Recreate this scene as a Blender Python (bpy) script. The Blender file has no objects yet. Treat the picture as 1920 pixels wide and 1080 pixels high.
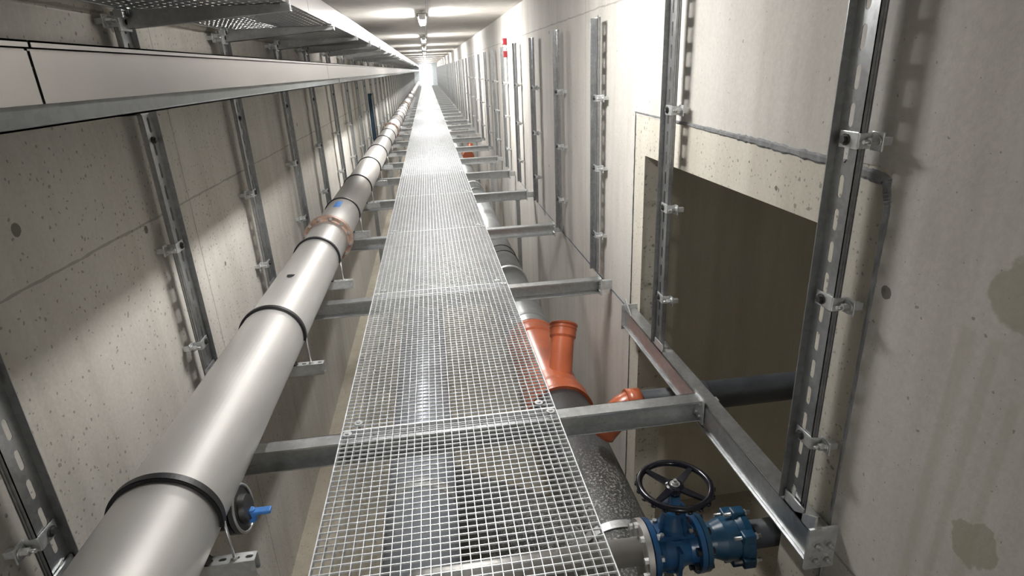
import bpy, math, random
from mathutils import Vector, Matrix
random.seed(7)
sc = bpy.context.scene
C = sc.collection
H = 1.5                       # metres from the walkway grating to the lens
Z0 = 3.45                     # lens height above the tunnel floor
def W(x, y, z): return (x*H, y*H, Z0 + z*H)

# ---------------------------------------------------------------- camera, world, exposure
cam = bpy.data.cameras.new('camera'); co = bpy.data.objects.new('camera', cam); C.objects.link(co)
cam.sensor_width = 36.0; cam.lens = 36.0*1100/1920; cam.clip_start = .02; cam.clip_end = 300
xa = Vector((0.98958034, -0.13678276, -0.0449581)); ya = Vector((0.0900703, 0.34448993, 0.93445922)); za = Vector((-0.1123303, -0.92877186, 0.35322052))
M = Matrix((xa, ya, za)).transposed().to_4x4(); M.translation = Vector(W(0, 0, 0)); co.matrix_world = M
sc.camera = co
w = bpy.data.worlds.new('world'); sc.world = w; w.use_nodes = True
w.node_tree.nodes['Background'].inputs[0].default_value = (.75, .8, .9, 1)
w.node_tree.nodes['Background'].inputs[1].default_value = .3
sc.view_settings.view_transform = 'Standard'; sc.view_settings.look = 'None'
sc.view_settings.exposure = 2.78; sc.view_settings.gamma = 1.0; sc.view_settings.use_curve_mapping = False
cy = sc.cycles
cy.max_bounces = 12; cy.diffuse_bounces = 7; cy.glossy_bounces = 5; cy.transparent_max_bounces = 24; cy.sample_clamp_indirect = 6
LAMP_Y = [-3.5, 2.35, 6.05] + [9.9 + 3.6*k for k in range(10)]       # in units of H
LAMP_POWER = 38.0
XR, XL, ZC, ZF, YE, YN = .84, -.88, .50, -2.30, 46.0, -4.5

# ---------------------------------------------------------------- materials
def nt(m):
    m.use_nodes = True; return m.node_tree.nodes, m.node_tree.links
def base(name, col, rough=.6, metal=0.0, spec=.5):
    m = bpy.data.materials.new(name); n, l = nt(m); b = n['Principled BSDF']
    b.inputs['Base Color'].default_value = (*col, 1); b.inputs['Roughness'].default_value = rough; b.inputs['Metallic'].default_value = metal
    b.inputs['Specular IOR Level'].default_value = spec
    return m, n, l, b
def math_(n, l, op, a, b=None, c=None):
    d = n.new('ShaderNodeMath'); d.operation = op
    for i, v in enumerate((a, b, c)):
        if v is None: continue
        if isinstance(v, (int, float)): d.inputs[i].default_value = v
        else: l.new(v, d.inputs[i])
    return d.outputs[0]
def ramp(n, l, fac, stops):
    r = n.new('ShaderNodeValToRGB'); e = r.color_ramp.elements
    while len(e) < len(stops): e.new(.5)
    for k, (p, c) in enumerate(stops):
        e[k].position = p; e[k].color = (*c, 1) if len(c) == 3 else c
    l.new(fac, r.inputs[0]); return r.outputs[0]
def noise(n, l, vec, scale, detail=4, rough=.55):
    t = n.new('ShaderNodeTexNoise'); t.inputs['Scale'].default_value = scale; t.inputs['Detail'].default_value = detail; t.inputs['Roughness'].default_value = rough
    l.new(vec, t.inputs['Vector']); return t.outputs['Fac']
def mix(n, l, fac, a, b, mode='MIX'):
    m = n.new('ShaderNodeMix'); m.data_type = 'RGBA'; m.blend_type = mode
    for i, v in ((0, fac), (6, a), (7, b)):
        if isinstance(v, (int, float)): m.inputs[i].default_value = v
        elif isinstance(v, tuple): m.inputs[i].default_value = (*v, 1)
        else: l.new(v, m.inputs[i])
    return m.outputs[2]
def smooth(n, l, v, a, b):
    r = n.new('ShaderNodeMapRange'); r.interpolation_type = 'SMOOTHSTEP'
    l.new(v, r.inputs[0]); r.inputs[1].default_value = a; r.inputs[2].default_value = b; r.inputs[3].default_value = 0; r.inputs[4].default_value = 1
    return r.outputs[0]
def bump(n, l, b, h, s, d=.01):
    u = n.new('ShaderNodeBump'); u.inputs['Strength'].default_value = s; u.inputs['Distance'].default_value = d
    l.new(h, u.inputs['Height']); l.new(u.outputs[0], b.inputs['Normal'])

def concrete(name, c1, c2, seams_z=(), seams_y=(), holes=(), pits=1.0, period=None, stains=(), drips=()):
    """seams_z, seams_y: formwork joints (in H); holes: (y,z,r) tie holes"""
    m, n, l, b = base(name, c1, .82, 0, .25)
    g = n.new('ShaderNodeNewGeometry').outputs['Position']
    s = n.new('ShaderNodeSeparateXYZ'); l.new(g, s.inputs[0]); X, Y, Z = s.outputs
    big = noise(n, l, g, .9, 5, .6); fine = noise(n, l, g, 60, 3, .6)
    mp = n.new('ShaderNodeMapping'); mp.inputs['Scale'].default_value = (6, 6, .6); l.new(g, mp.inputs[0])
    streak = noise(n, l, mp.outputs[0], 1.0, 4, .6)
    col = mix(n, l, ramp(n, l, big, [(.32, (0, 0, 0)), (.68, (1, 1, 1))]), c1, c2)
    dk = ramp(n, l, streak, [(.3, (.88, .87, .85)), (.6, (1.03, 1.03, 1.03))]); col = mix(n, l, 1.0, col, dk, 'MULTIPLY')
    fn = ramp(n, l, fine, [(.3, (.93, .93, .93)), (.7, (1.04, 1.04, 1.04))]); col = mix(n, l, 1.0, col, fn, 'MULTIPLY')
    # air bubbles
    nz = n.new('ShaderNodeTexNoise'); nz.inputs['Scale'].default_value = 40; l.new(g, nz.inputs['Vector'])
    va = n.new('ShaderNodeVectorMath'); va.operation = 'MULTIPLY_ADD'; l.new(nz.outputs['Color'], va.inputs[0]); va.inputs[1].default_value = (.02, .02, .02); l.new(g, va.inputs[2]); gd = va.outputs[0]
    hgt = None
    for sc_, th, dens in ((42, .24, .51), (17, .15, .65)):
        v = n.new('ShaderNodeTexVoronoi'); v.inputs['Scale'].default_value = sc_; l.new(gd, v.inputs['Vector'])
        patch = noise(n, l, g, 1.6, 2, .5)
        rs = n.new('ShaderNodeSeparateColor'); l.new(v.outputs['Color'], rs.inputs[0])
        t = math_(n, l, 'MULTIPLY', rs.outputs[0], th*pits)
        d = math_(n, l, 'LESS_THAN', v.outputs['Distance'], t)
        on = math_(n, l, 'GREATER_THAN', math_(n, l, 'MULTIPLY_ADD', patch, .9, math_(n, l, 'MULTIPLY', rs.outputs[1], .35)), dens)
        d = math_(n, l, 'MULTIPLY', d, on)
        col = mix(n, l, math_(n, l, 'MULTIPLY', d, .58), col, (.14, .125, .10))
        hgt = d if hgt is None else math_(n, l, 'ADD', hgt, d)
    wob = math_(n, l, 'MULTIPLY', math_(n, l, 'SUBTRACT', noise(n, l, g, 5, 3), .5), .02)
    wid = math_(n, l, 'MULTIPLY', noise(n, l, g, 9, 3), .011)
    def line(coord, at, strength=.5):
        nonlocal col, hgt
        dd = math_(n, l, 'ABSOLUTE', math_(n, l, 'SUBTRACT', math_(n, l, 'ADD', coord, wob), at))
        k = math_(n, l, 'LESS_THAN', dd, wid)
        col = mix(n, l, math_(n, l, 'MULTIPLY', k, strength), col, (.16, .15, .13)); hgt = math_(n, l, 'ADD', hgt, k)
    for z in seams_z: line(Z, Z0 + z*H)
    for y in seams_y: line(Y, y*H)
    if period:
        a0, p = period[:2]
        md = math_(n, l, 'MODULO', math_(n, l, 'SUBTRACT', math_(n, l, 'ADD', Y, wob), a0*H - 50*p*H), p*H)
        k = math_(n, l, 'LESS_THAN', md, math_(n, l, 'MULTIPLY', wid, 1.6))
        if len(period) > 2: k = math_(n, l, 'MULTIPLY', k, math_(n, l, 'GREATER_THAN', Y, period[2]*H))
        col = mix(n, l, math_(n, l, 'MULTIPLY', k, .38), col, (.16, .15, .13))
    for (hy, hz, hr) in holes:
        cb = n.new('ShaderNodeCombineXYZ'); l.new(X, cb.inputs[0]); cb.inputs[1].default_value = hy*H; cb.inputs[2].default_value = Z0 + hz*H
        vm = n.new('ShaderNodeVectorMath'); vm.operation = 'DISTANCE'; l.new(g, vm.inputs[0]); l.new(cb.outputs[0], vm.inputs[1])
        k = math_(n, l, 'LESS_THAN', vm.outputs['Value'], math_(n, l, 'MULTIPLY_ADD', fine, hr*.5, hr*.75))
        col = mix(n, l, math_(n, l, 'MULTIPLY', k, .8), col, (.09, .08, .065)); hgt = math_(n, l, 'ADD', hgt, math_(n, l, 'MULTIPLY', k, 3))
    for (hy, hz, hr, sc2) in stains:
        cb = n.new('ShaderNodeCombineXYZ'); l.new(X, cb.inputs[0]); cb.inputs[1].default_value = hy*H; cb.inputs[2].default_value = Z0 + hz*H
        vm = n.new('ShaderNodeVectorMath'); vm.operation = 'DISTANCE'; l.new(g, vm.inputs[0]); l.new(cb.outputs[0], vm.inputs[1])
        dd = math_(n, l, 'MULTIPLY_ADD', math_(n, l, 'SUBTRACT', noise(n, l, g, 9, 4), .5), hr*sc2, vm.outputs['Value'])
        k = math_(n, l, 'SUBTRACT', 1, smooth(n, l, dd, hr*.85, hr))
        col = mix(n, l, math_(n, l, 'MULTIPLY', k, .55), col, (.25, .23, .155))
    for (dy, z1, z2, wd) in drips:
        ww = math_(n, l, 'MULTIPLY', math_(n, l, 'SUBTRACT', noise(n, l, mp.outputs[0], .6, 2), .5), .12)
        dd = math_(n, l, 'ABSOLUTE', math_(n, l, 'SUBTRACT', math_(n, l, 'ADD', Y, ww), dy*H))
        k = math_(n, l, 'SUBTRACT', 1, smooth(n, l, dd, wd*.3, wd))
        k = math_(n, l, 'MULTIPLY', k, smooth(n, l, Z, Z0 + z2*H, Z0 + z2*H + .3))
        k = math_(n, l, 'MULTIPLY', k, math_(n, l, 'SUBTRACT', 1, smooth(n, l, Z, Z0 + z1*H - .03, Z0 + z1*H)))
        col = mix(n, l, math_(n, l, 'MULTIPLY', k, .3), col, (.33, .30, .21))
    l.new(col, b.inputs['Base Color'])
    hh = math_(n, l, 'SUBTRACT', math_(n, l, 'MULTIPLY', fine, .35), hgt)
    bump(n, l, b, hh, .45, .004)
    return m

def galv(name, col=(.50, .515, .52), rough=.42, metal=.75, sc_=55):
    m, n, l, b = base(name, col, rough, metal)
    t = n.new('ShaderNodeTexCoord').outputs['Object']
    v = n.new('ShaderNodeTexVoronoi'); v.inputs['Scale'].default_value = sc_; l.new(t, v.inputs['Vector'])
    rs = n.new('ShaderNodeSeparateColor'); l.new(v.outputs['Color'], rs.inputs[0])
    big = noise(n, l, t, 7, 4, .65)
    f = math_(n, l, 'MULTIPLY_ADD', rs.outputs[0], .16, .82); f = math_(n, l, 'MULTIPLY', f, math_(n, l, 'MULTIPLY_ADD', big, .5, .78))
    cb = n.new('ShaderNodeCombineXYZ'); [l.new(f, cb.inputs[i]) for i in range(3)]
    l.new(mix(n, l, 1.0, tuple(col), cb.outputs[0], 'MULTIPLY'), b.inputs['Base Color'])
    l.new(math_(n, l, 'MULTIPLY_ADD', big, .3, rough - .15), b.inputs['Roughness'])
    return m
def plain(name, col, rough=.5, metal=0., var=.25, sc_=12, bmp=0., spec=.5):
    m, n, l, b = base(name, col, rough, metal, spec)
    t = n.new('ShaderNodeTexCoord').outputs['Object']; f = noise(n, l, t, sc_, 4, .6)
    lo = tuple(c*(1 - var) for c in col); hi = tuple(min(1, c*(1 + var)) for c in col)
    l.new(mix(n, l, ramp(n, l, f, [(.3, (0, 0, 0)), (.7, (1, 1, 1))]), lo, hi), b.inputs['Base Color'])
    if bmp: bump(n, l, b, f, bmp, .004)
    return m

left_holes = [(1.327, -.274, .022), (1.86, -.412, .018), (2.05, -.24, .013), (2.1, -.28, .010), (2.42, -.70, .014), (1.0, .02, .016), (3.05, .06, .014), (4.2, -.3, .018), (.95, -1.05, .018), (1.98, .15, .012), (2.3, -1.25, .015)]
right_holes = [(.949, -.44, .020), (3.0, .2, .016), (4.2, .2, .016), (3.1, -.6, .014), (4.3, -.7, .014), (.70, -.30, .010), (.6, .05, .012)]
MAT = {}
MAT['wall_l'] = concrete('concrete_left', (.455, .435, .395), (.525, .505, .468), (-.395, .19), (2.22,), left_holes, 1.0, (2.95, 1.667, 2.6))
MAT['wall_r'] = concrete('concrete_right', (.465, .447, .415), (.545, .527, .497), (-1.09, .24), (), right_holes, 1.0, (4.9, 1.667, 2.6),
                         stains=((.685, -.345, .10, 1.6), (.66, -.80, .06, 3.5)), drips=((.76, -.42, -1.3, .03), (.72, -.42, -1.2, .02), (.665, -.5, -1.3, .022)))
MAT['panel'] = concrete('concrete_infill', (.48, .455, .39), (.55, .525, .46), (), (), ((1.36, -.315, .009), (1.5, -.27, .005)), 1.5)
MAT['ceil'] = concrete('concrete_ceiling', (.50, .48, .45), (.56, .54, .51), (), (), (), .6, (1.0, 3.333))
MAT['floor'] = concrete('concrete_floor', (.33, .30, .24), (.41, .375, .31), (), (), (), 1.2)
MAT['alcove'] = concrete('concrete_alcove', (.52, .49, .41), (.58, .545, .465), (-.43,), (), (), .3)
MAT['far'] = plain('far_wall_glow_tint', (.76, .83, .90), .5)  # pale blue puts the bluish end glow into the wall colour
MAT['galv'] = galv('galvanised_steel', (.52, .535, .54), .36, .85)
MAT['galv_c'] = galv('galvanised_channel', (.37, .38, .385), .36, .88)
MAT['galv_l'] = galv('galvanised_light', (.66, .675, .68), .38, .7)
MAT['galv_d'] = galv('galvanised_shaded', (.125, .135, .135), .42, .6)  # darkened steel, shade below the trunking side put into the colour
MAT['grate'] = galv('galvanised_grating', (.84, .86, .88), .42, .42, 120)
MAT['tray'] = plain('tray_sheet', (.30, .288, .28), .27, .92, .05, 3)
MAT['bolt'] = plain('bolt_dark', (.07, .07, .07), .45, .6)
MAT['zinc'] = plain('zinc_bolt', (.55, .56, .56), .35, .8)
MAT['rubber'] = plain('black_rubber', (.012, .012, .014), .5, 0, .2)
MAT['blue'] = plain('blue_epoxy', (.015, .075, .19), .28, 0, .3, 8)
MAT['blue_d'] = plain('dark_blue_epoxy', (.012, .055, .11), .3, 0, .3, 8)
MAT['blue_tape'] = plain('blue_tape', (.05, .22, .62), .5)
MAT['orange'] = plain('orange_pvc', (.45, .115, .05), .28, 0, .14, 5)
MAT['black_gloss'] = plain('black_enamel', (.010, .010, .016), .18, 0, .2)
MAT['dark_pipe'] = plain('dark_grey_plastic', (.055, .06, .068), .45, 0, .3, 6)
MAT['grey_pipe'] = plain('grey_pipe_coat', (.30, .31, .31), .35, .35, .15, 4)
MAT['rust'] = plain('rusty_flange', (.36, .25, .20), .5, .55, .4, 20)
MAT['red'] = plain('red_plastic', (.22, .008, .015), .5)
MAT['seal'] = plain('grey_sealant', (.17, .175, .18), .7, 0, .35, 14, .8)
MAT['seal_d'] = plain('dark_sealant', (.07, .075, .075), .75, 0, .35, 14, .8)
MAT['white'] = plain('white_housing', (.75, .76, .76), .4)
MAT['white_mark'] = plain('white_mark', (.8, .8, .8), .5)
def steel_pipe():
    m, n, l, b = base('stainless_pipe', (.60, .58, .555), .5, .75)
    t = n.new('ShaderNodeTexCoord').outputs['Object']
    mp = n.new('ShaderNodeMapping'); mp.inputs['Scale'].default_value = (9, .5, 9); l.new(t, mp.inputs[0])
    f = noise(n, l, mp.outputs[0], 1, 4, .6); g = noise(n, l, t, 2.2, 3); sp = noise(n, l, t, 30, 3, .7)
    a = mix(n, l, f, (.47, .458, .44), (.60, .588, .57))
    a = mix(n, l, ramp(n, l, sp, [(.70, (0, 0, 0)), (.76, (.5, .5, .5))]), a, (.34, .33, .31))
    l.new(a, b.inputs['Base Color']); l.new(math_(n, l, 'MULTIPLY_ADD', g, .22, .38), b.inputs['Roughness']); return m
MAT['steel'] = steel_pipe()
def speckled():
    m, n, l, b = base('bitumen_coat', (.03, .03, .032), .42)
    t = n.new('ShaderNodeTexCoord').outputs['Object']; f = noise(n, l, t, 75, 3, .8)
    mp = n.new('ShaderNodeSeparateXYZ'); l.new(n.new('ShaderNodeNewGeometry').outputs['Position'], mp.inputs[0])
    near = math_(n, l, 'SUBTRACT', 1, smooth(n, l, mp.outputs[1], 1.75*H, 2.05*H))      # the last length carries the grit
    k = math_(n, l, 'MULTIPLY', ramp(n, l, f, [(.52, (0, 0, 0)), (.64, (1, 1, 1))]), math_(n, l, 'MULTIPLY_ADD', near, .8, .12))
    l.new(mix(n, l, k, (.045, .047, .05), (.42, .41, .37)), b.inputs['Base Color']); bump(n, l, b, f, .5, .004); return m
MAT['bitumen'] = speckled()
def perforated():
    m, n, l, b = base('perforated_sheet', (.30, .31, .32), .45, .7)
    t = n.new('ShaderNodeNewGeometry').outputs['Position']
    s = n.new('ShaderNodeSeparateXYZ'); l.new(t, s.inputs[0])
    def cell(v, p, off=0.0):
        return math_(n, l, 'ABSOLUTE', math_(n, l, 'SUBTRACT', math_(n, l, 'FRACT', math_(n, l, 'MULTIPLY_ADD', v, 1/p, off)), .5))
    row = math_(n, l, 'MULTIPLY', math_(n, l, 'FRACT', math_(n, l, 'MULTIPLY', math_(n, l, 'FLOOR', math_(n, l, 'MULTIPLY', s.outputs[0], 1/.036)), .5)), 1)
    cx = cell(s.outputs[0], .036); sy = math_(n, l, 'ADD', math_(n, l, 'MULTIPLY', s.outputs[1], 1/.07), row)
    cyy = math_(n, l, 'ABSOLUTE', math_(n, l, 'SUBTRACT', math_(n, l, 'FRACT', sy), .5))
    k = math_(n, l, 'MULTIPLY', math_(n, l, 'LESS_THAN', cx, .2), math_(n, l, 'LESS_THAN', cyy, .24))
    tr = n.new('ShaderNodeBsdfTransparent'); mx = n.new('ShaderNodeMixShader'); l.new(k, mx.inputs[0]); l.new(b.outputs[0], mx.inputs[1]); l.new(tr.outputs[0], mx.inputs[2])
    l.new(mx.outputs[0], n['Material Output'].inputs[0]); return m
MAT['perf'] = perforated()
m = bpy.data.materials.new('lamp_diffuser'); n, l = nt(m); e = n.new('ShaderNodeEmission'); e.inputs[0].default_value = (1, .985, .96, 1); e.inputs[1].default_value = LAMP_POWER
n.remove(n['Principled BSDF']); l.new(e.outputs[0], n['Material Output'].inputs[0]); MAT['lamp'] = m
m = m.copy(); m.name = 'lamp_diffuser_far'; [q for q in m.node_tree.nodes if q.type == 'EMISSION'][0].inputs[1].default_value = LAMP_POWER*1.9; MAT['lamp_far'] = m
m = m.copy(); m.name = 'lamp_diffuser_rear'; [q for q in m.node_tree.nodes if q.type == 'EMISSION'][0].inputs[1].default_value = LAMP_POWER*3.0; MAT['lamp_rear'] = m
m = m.copy(); m.name = 'alcove_fill_glow'; [q for q in m.node_tree.nodes if q.type == 'EMISSION'][0].inputs[1].default_value = LAMP_POWER*.045; MAT['alcove_fill'] = m

# ---------------------------------------------------------------- mesh helpers
class MB:
    def __init__(s): s.v = []; s.f = []; s.sm = []
    cuts = None
    def cut(s):
        s.cuts = (s.cuts or []) + [(len(s.v), len(s.f))]; return s
    def add(s, vs, fs, smooth=False):
        o = len(s.v); s.v += [tuple(v) for v in vs]; s.f += [tuple(i + o for i in f) for f in fs]; s.sm += [smooth]*len(fs); return s
    def box(s, a, b):
        x0, x1 = sorted((a[0], b[0])); y0, y1 = sorted((a[1], b[1])); z0, z1 = sorted((a[2], b[2]))
        v = [(x, y, z) for x in (x0, x1) for y in (y0, y1) for z in (z0, z1)]
        return s.add(v, [(0, 1, 3, 2), (4, 6, 7, 5), (0, 4, 5, 1), (2, 3, 7, 6), (0, 2, 6, 4), (1, 5, 7, 3)])
    def prism(s, pts, d):      # closed outline pts (3D), extruded by vector d
        k = len(pts); d = Vector(d); v = [Vector(p) for p in pts]; v += [p + d for p in v]
        return s.add(v, [tuple(range(k))[::-1], tuple(range(k, 2*k))] + [(i, (i + 1) % k, k + (i + 1) % k, k + i) for i in range(k)])
    def sweep(s, path, rad, seg=24, caps=True, smooth=True, closed=False):
        P = [Vector(p) for p in path]; N = len(P); R = rad if isinstance(rad, (list, tuple)) else [rad]*N
        T = []
        for i in range(N):
            if closed: t = P[(i + 1) % N] - P[i - 1]
            else: t = P[min(i + 1, N - 1)] - P[max(i - 1, 0)]
            if t.length < 1e-9: t = T[-1] if T else Vector((0, 0, 1))
            T.append(t.normalized())
        up = Vector((0, 0, 1)) if abs(T[0].z) < .9 else Vector((1, 0, 0))
        u = T[0].cross(up).normalized(); vs = []
        for i in range(N):
            u = (u - T[i]*u.dot(T[i])).normalized(); q = T[i].cross(u)
            vs += [P[i] + (u*math.cos(2*math.pi*k/seg) + q*math.sin(2*math.pi*k/seg))*R[i] for k in range(seg)]
        fs = [(i*seg + k, i*seg + (k + 1) % seg, ((i + 1) % N)*seg + (k + 1) % seg, ((i + 1) % N)*seg + k) for i in range(N if closed else N - 1) for k in range(seg)]
        s.add(vs, fs, smooth)
        if caps and not closed:
            o = len(s.v) - len(vs); s.f += [tuple(o + k for k in range(seg))[::-1], tuple(o + (N - 1)*seg + k for k in range(seg))]; s.sm += [False, False]
        return s
    def cyl(s, a, b, r, seg=20, r2=None): return s.sweep([a, b], [r, r if r2 is None else r2], seg)
    def lathe(s, a, d, prof, seg=28):      # prof: (distance along d, radius), sharp steps
        a = Vector(a); d = Vector(d).normalized()
        for (t0, r0), (t1, r1) in zip(prof, prof[1:]):
            if abs(t1 - t0) < 1e-7 and abs(r0 - r1) < 1e-7: continue
            if abs(t1 - t0) < 1e-7: t1 = t0 + 1e-5
            s.sweep([a + d*t0, a + d*t1], [max(r0, 1e-4), max(r1, 1e-4)], seg, caps=False)
        o = prof[0]; e = prof[-1]
        s.sweep([a + d*o[0], a + d*(o[0] + 1e-5)], max(o[1], 1e-4), seg); s.sweep([a + d*e[0], a + d*(e[0] + 1e-5)], max(e[1], 1e-4), seg)
        return s
    def ring(s, c, axis, R, r, seg=48, seg2=10):      # torus
        c = Vector(c); ax = Vector(axis).normalized(); u = ax.orthogonal().normalized(); q = ax.cross(u)
        return s.sweep([c + (u*math.cos(2*math.pi*k/seg) + q*math.sin(2*math.pi*k/seg))*R for k in range(seg)], r, seg2, closed=True)
    def band(s, c, R, wdt, th, a0, a1, seg=32):      # flat band around an axis along Y, angles in degrees from +X in XZ
        vs = []
        for k in range(seg + 1):
            a = math.radians(a0 + (a1 - a0)*k/seg); ca, sa = math.cos(a), math.sin(a)
            for rr, yy in ((R, -wdt/2), (R + th, -wdt/2), (R + th, wdt/2), (R, wdt/2)):
                vs.append((c[0] + ca*rr, c[1] + yy, c[2] + sa*rr))
        fs = [(4*k + i, 4*k + (i + 1) % 4, 4*k + 4 + (i + 1) % 4, 4*k + 4 + i) for k in range(seg) for i in range(4)]
        fs += [(0, 3, 2, 1), (4*seg, 4*seg + 1, 4*seg + 2, 4*seg + 3)]
        return s.add(vs, fs)
    def slotplate(s, o, U, V, N, w_, cell, ncell, sw, sl, th):
        """plate from o: width w_ along U, ncell cells along V, thickness th along -N, one long slot per cell"""
        o, U, V, N = map(Vector, (o, U, V, N)); K = 5
        def slot(cv):
            p = []
            hw = sw/2; hl = sl/2 - hw
            for k in range(K + 1): a = math.pi*k/K; p.append((w_/2 + hw*math.cos(a), cv + hl + hw*math.sin(a)))
            for k in range(K + 1): a = math.pi + math.pi*k/K; p.append((w_/2 + hw*math.cos(a), cv - hl + hw*math.sin(a)))
            return p
        for c_ in range(ncell):
            v0 = c_*cell; cv = v0 + cell/2; sp = slot(cv); n2 = len(sp)
            rect = []
            for (a, b_) in sp:
                da, db = a - w_/2, b_ - cv; k = max(abs(da)/(w_/2), abs(db)/(cell/2)); rect.append((w_/2 + da/k, cv + db/k))
            # snap corner-most points to the corners
            for cx_, cy_ in ((0, v0), (w_, v0), (0, v0 + cell), (w_, v0 + cell)):
                j = min(range(n2), key=lambda i: (rect[i][0] - cx_)**2 + (rect[i][1] - cy_)**2); rect[j] = (cx_, cy_)
            vs = []
            for dz in (0, -th):
                for (a, b_) in sp + rect: vs.append(o + U*a + V*b_ + N*dz)
            fs = []
            for i in range(n2):
                j = (i + 1) % n2
                fs.append((i, j, n2 + j, n2 + i)); q = 2*n2
                fs.append((q + i, q + n2 + i, q + n2 + j, q + j)); fs.append((i, q + i, q + j, j))
            s.add(vs, fs)
        # outer edges
        L = cell*ncell; e = [o, o + U*w_, o + U*w_ + V*L, o + V*L]
        for i in range(4):
            a, b_ = e[i], e[(i + 1) % 4]; s.add([a, b_, b_ - N*th, a - N*th], [(0, 1, 2, 3)])
        return s
    def mesh(s, name):
        m = bpy.data.meshes.new(name); m.from_pydata(s.v, [], s.f); m.polygons.foreach_set('use_smooth', s.sm); m.update(); return m
def obj(name, mb, mat, parent=None, loc=None, bevel=0):
    if mb.cuts:      # one object per piece
        v0 = f0 = 0; r = None
        for v1, f1 in mb.cuts:
            q = MB(); q.v = mb.v[v0:v1]; q.f = [tuple(i - v0 for i in f) for f in mb.f[f0:f1]]; q.sm = mb.sm[f0:f1]; v0, f0 = v1, f1
            r = obj(name, q, mat, parent, loc, bevel)
        return r
    me = mb.mesh(name); me.materials.append(MAT[mat]); o = bpy.data.objects.new(name, me); C.objects.link(o)
    if parent: o.parent = parent
    if loc: o.location = loc
    if bevel:
        b = o.modifiers.new('bevel', 'BEVEL'); b.width = bevel; b.segments = 2; b.limit_method = 'ANGLE'
    return o
def tag(o, label, cat, group=None):
    o['label'] = label; o['category'] = cat
    if group: o['group'] = group
    return o
def thing(name, label, cat, loc=(0, 0, 0), group=None):
    o = bpy.data.objects.new(name, None); C.objects.link(o); o.location = loc; o.empty_display_size = .1
    return tag(o, label, cat, group)
def struct(name, mb, mat):
    o = obj(name, mb, mat); o['kind'] = 'structure'; return o
def dup(src, loc, label, group=None, parts=True):
    r = src.copy(); C.objects.link(r); r.location = loc; r['label'] = label
    if group: r['group'] = group
    if parts:
        for ch in list(src.children):
            c = ch.copy(); C.objects.link(c); c.parent = r
            for g in ch.children:
                d = g.copy(); C.objects.link(d); d.parent = c
    return r
def hexb(mb, c, d, r, h):      # hexagonal bolt head
    c = Vector(c); d = Vector(d).normalized(); return mb.sweep([c, c + d*h], r, 6, smooth=False)
ORD = ['nearest', 'second', 'third', 'fourth', 'fifth', 'sixth', 'seventh', 'eighth', 'ninth', 'tenth', 'eleventh', 'twelfth', 'thirteenth', 'fourteenth']
def h3(x, y, z): return (x*H, y*H, z*H)

# ---------------------------------------------------------------- the tunnel
T = .18
fl = MB().box(W(XL - .2, YN, ZF - .1), W(2.4, YE + .2, ZF)); struct('floor', fl, 'floor')
struct('ceiling', MB().box(W(XL - .2, YN, ZC), W(XR + .2, YE + .2, ZC + .12)), 'ceil')
struct('wall_left', MB().box(W(XL - .12, YN, ZF), W(XL, YE, ZC)), 'wall_l')
wr = MB()
wr.box(W(XR, 2.42, ZF), W(XR + .12, YE, ZC)); wr.box(W(XR, YN, ZF), W(XR + .12, .985, ZC)); wr.box(W(XR, .985, -.21), W(XR + .12, 2.42, ZC))
struct('wall_right', wr, 'wall_r')
pn = MB()      # infill concrete around the opening
pn.box(W(XR + .002, .985, ZF), W(XR + .12, 1.15, -.21)); pn.box(W(XR + .002, 2.30, ZF), W(XR + .12, 2.42, -.21)); pn.box(W(XR + .002, 1.15, -.36), W(XR + .12, 2.30, -.21))
struct('wall_opening', pn, 'panel')
al = MB()
al.box(W(XR + .12, 2.50, ZF), W(2.4, 2.62, .02)); al.box(W(2.3, .3, ZF), W(2.4, 2.62, .02)); al.box(W(XR + .12, .3, ZF), W(2.4, .42, .02)); al.box(W(XR + .12, .3, -.10), W(2.4, 2.62, .02))
struct('wall_alcove', al, 'alcove')
struct('wall_far', MB().box(W(XL - .12, YE, ZF), W(XR + .12, YE + .1, ZC)), 'far')
dm = bpy.data.materials.new('tunnel_end_glow'); n, l = nt(dm); e = n.new('ShaderNodeEmission'); e.inputs[0].default_value = (.93, .97, 1, 1); e.inputs[1].default_value = 2.2
n.remove(n['Principled BSDF']); l.new(e.outputs[0], n['Material Output'].inputs[0]); MAT['end_glow'] = dm
struct('end_glow_panel', MB().box(W(-.42, YE - .02, -1.0), W(.42, YE, .36)), 'end_glow')  # glowing panel added for the white glare at the tunnel end
struct('wall_near', MB().box(W(XL - .12, YN - .1, ZF), W(XR + .12, YN, ZC)), 'wall_l')
def strip(pts, wd, th, seed):      # uneven sealant bead on the right wall, pts (y,z,width factor)
    rnd = random.Random(seed); mb = MB(); vs = []; N = 90; tot = len(pts) - 1
    for k in range(N + 1):
        t = k/N*tot; i = min(int(t), tot - 1); f = t - i
        y = pts[i][0]*(1 - f) + pts[i + 1][0]*f; z = pts[i][1]*(1 - f) + pts[i + 1][1]*f; wf = pts[i][2]*(1 - f) + pts[i + 1][2]*f
        dy = pts[i + 1][0] - pts[i][0]; dz = pts[i + 1][1] - pts[i][1]; L = math.hypot(dy, dz); ny, nz = -dz/L, dy/L
        wk = wd*wf*(.8 + .4*rnd.random()); ht = th*(.7 + .6*rnd.random())
        for q, hh in ((-1, -.001), (-.5, ht), (.5, ht), (1, -.001)):
            vs.append(W(XR - hh/H if hh > 0 else XR + .001, y + ny*wk*q/H, z + nz*wk*q/H))
    fs = [(4*k + i, 4*k + 4 + i, 4*k + 5 + i, 4*k + 1 + i) for k in range(N) for i in range(3)]
    return mb.add(vs, fs)
struct('trim_1', strip([(2.42, -.198, .25), (1.9, -.205, .7), (1.5, -.212, 1.3), (1.12, -.222, 1.5)], .012, .006, 2), 'seal')
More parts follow.
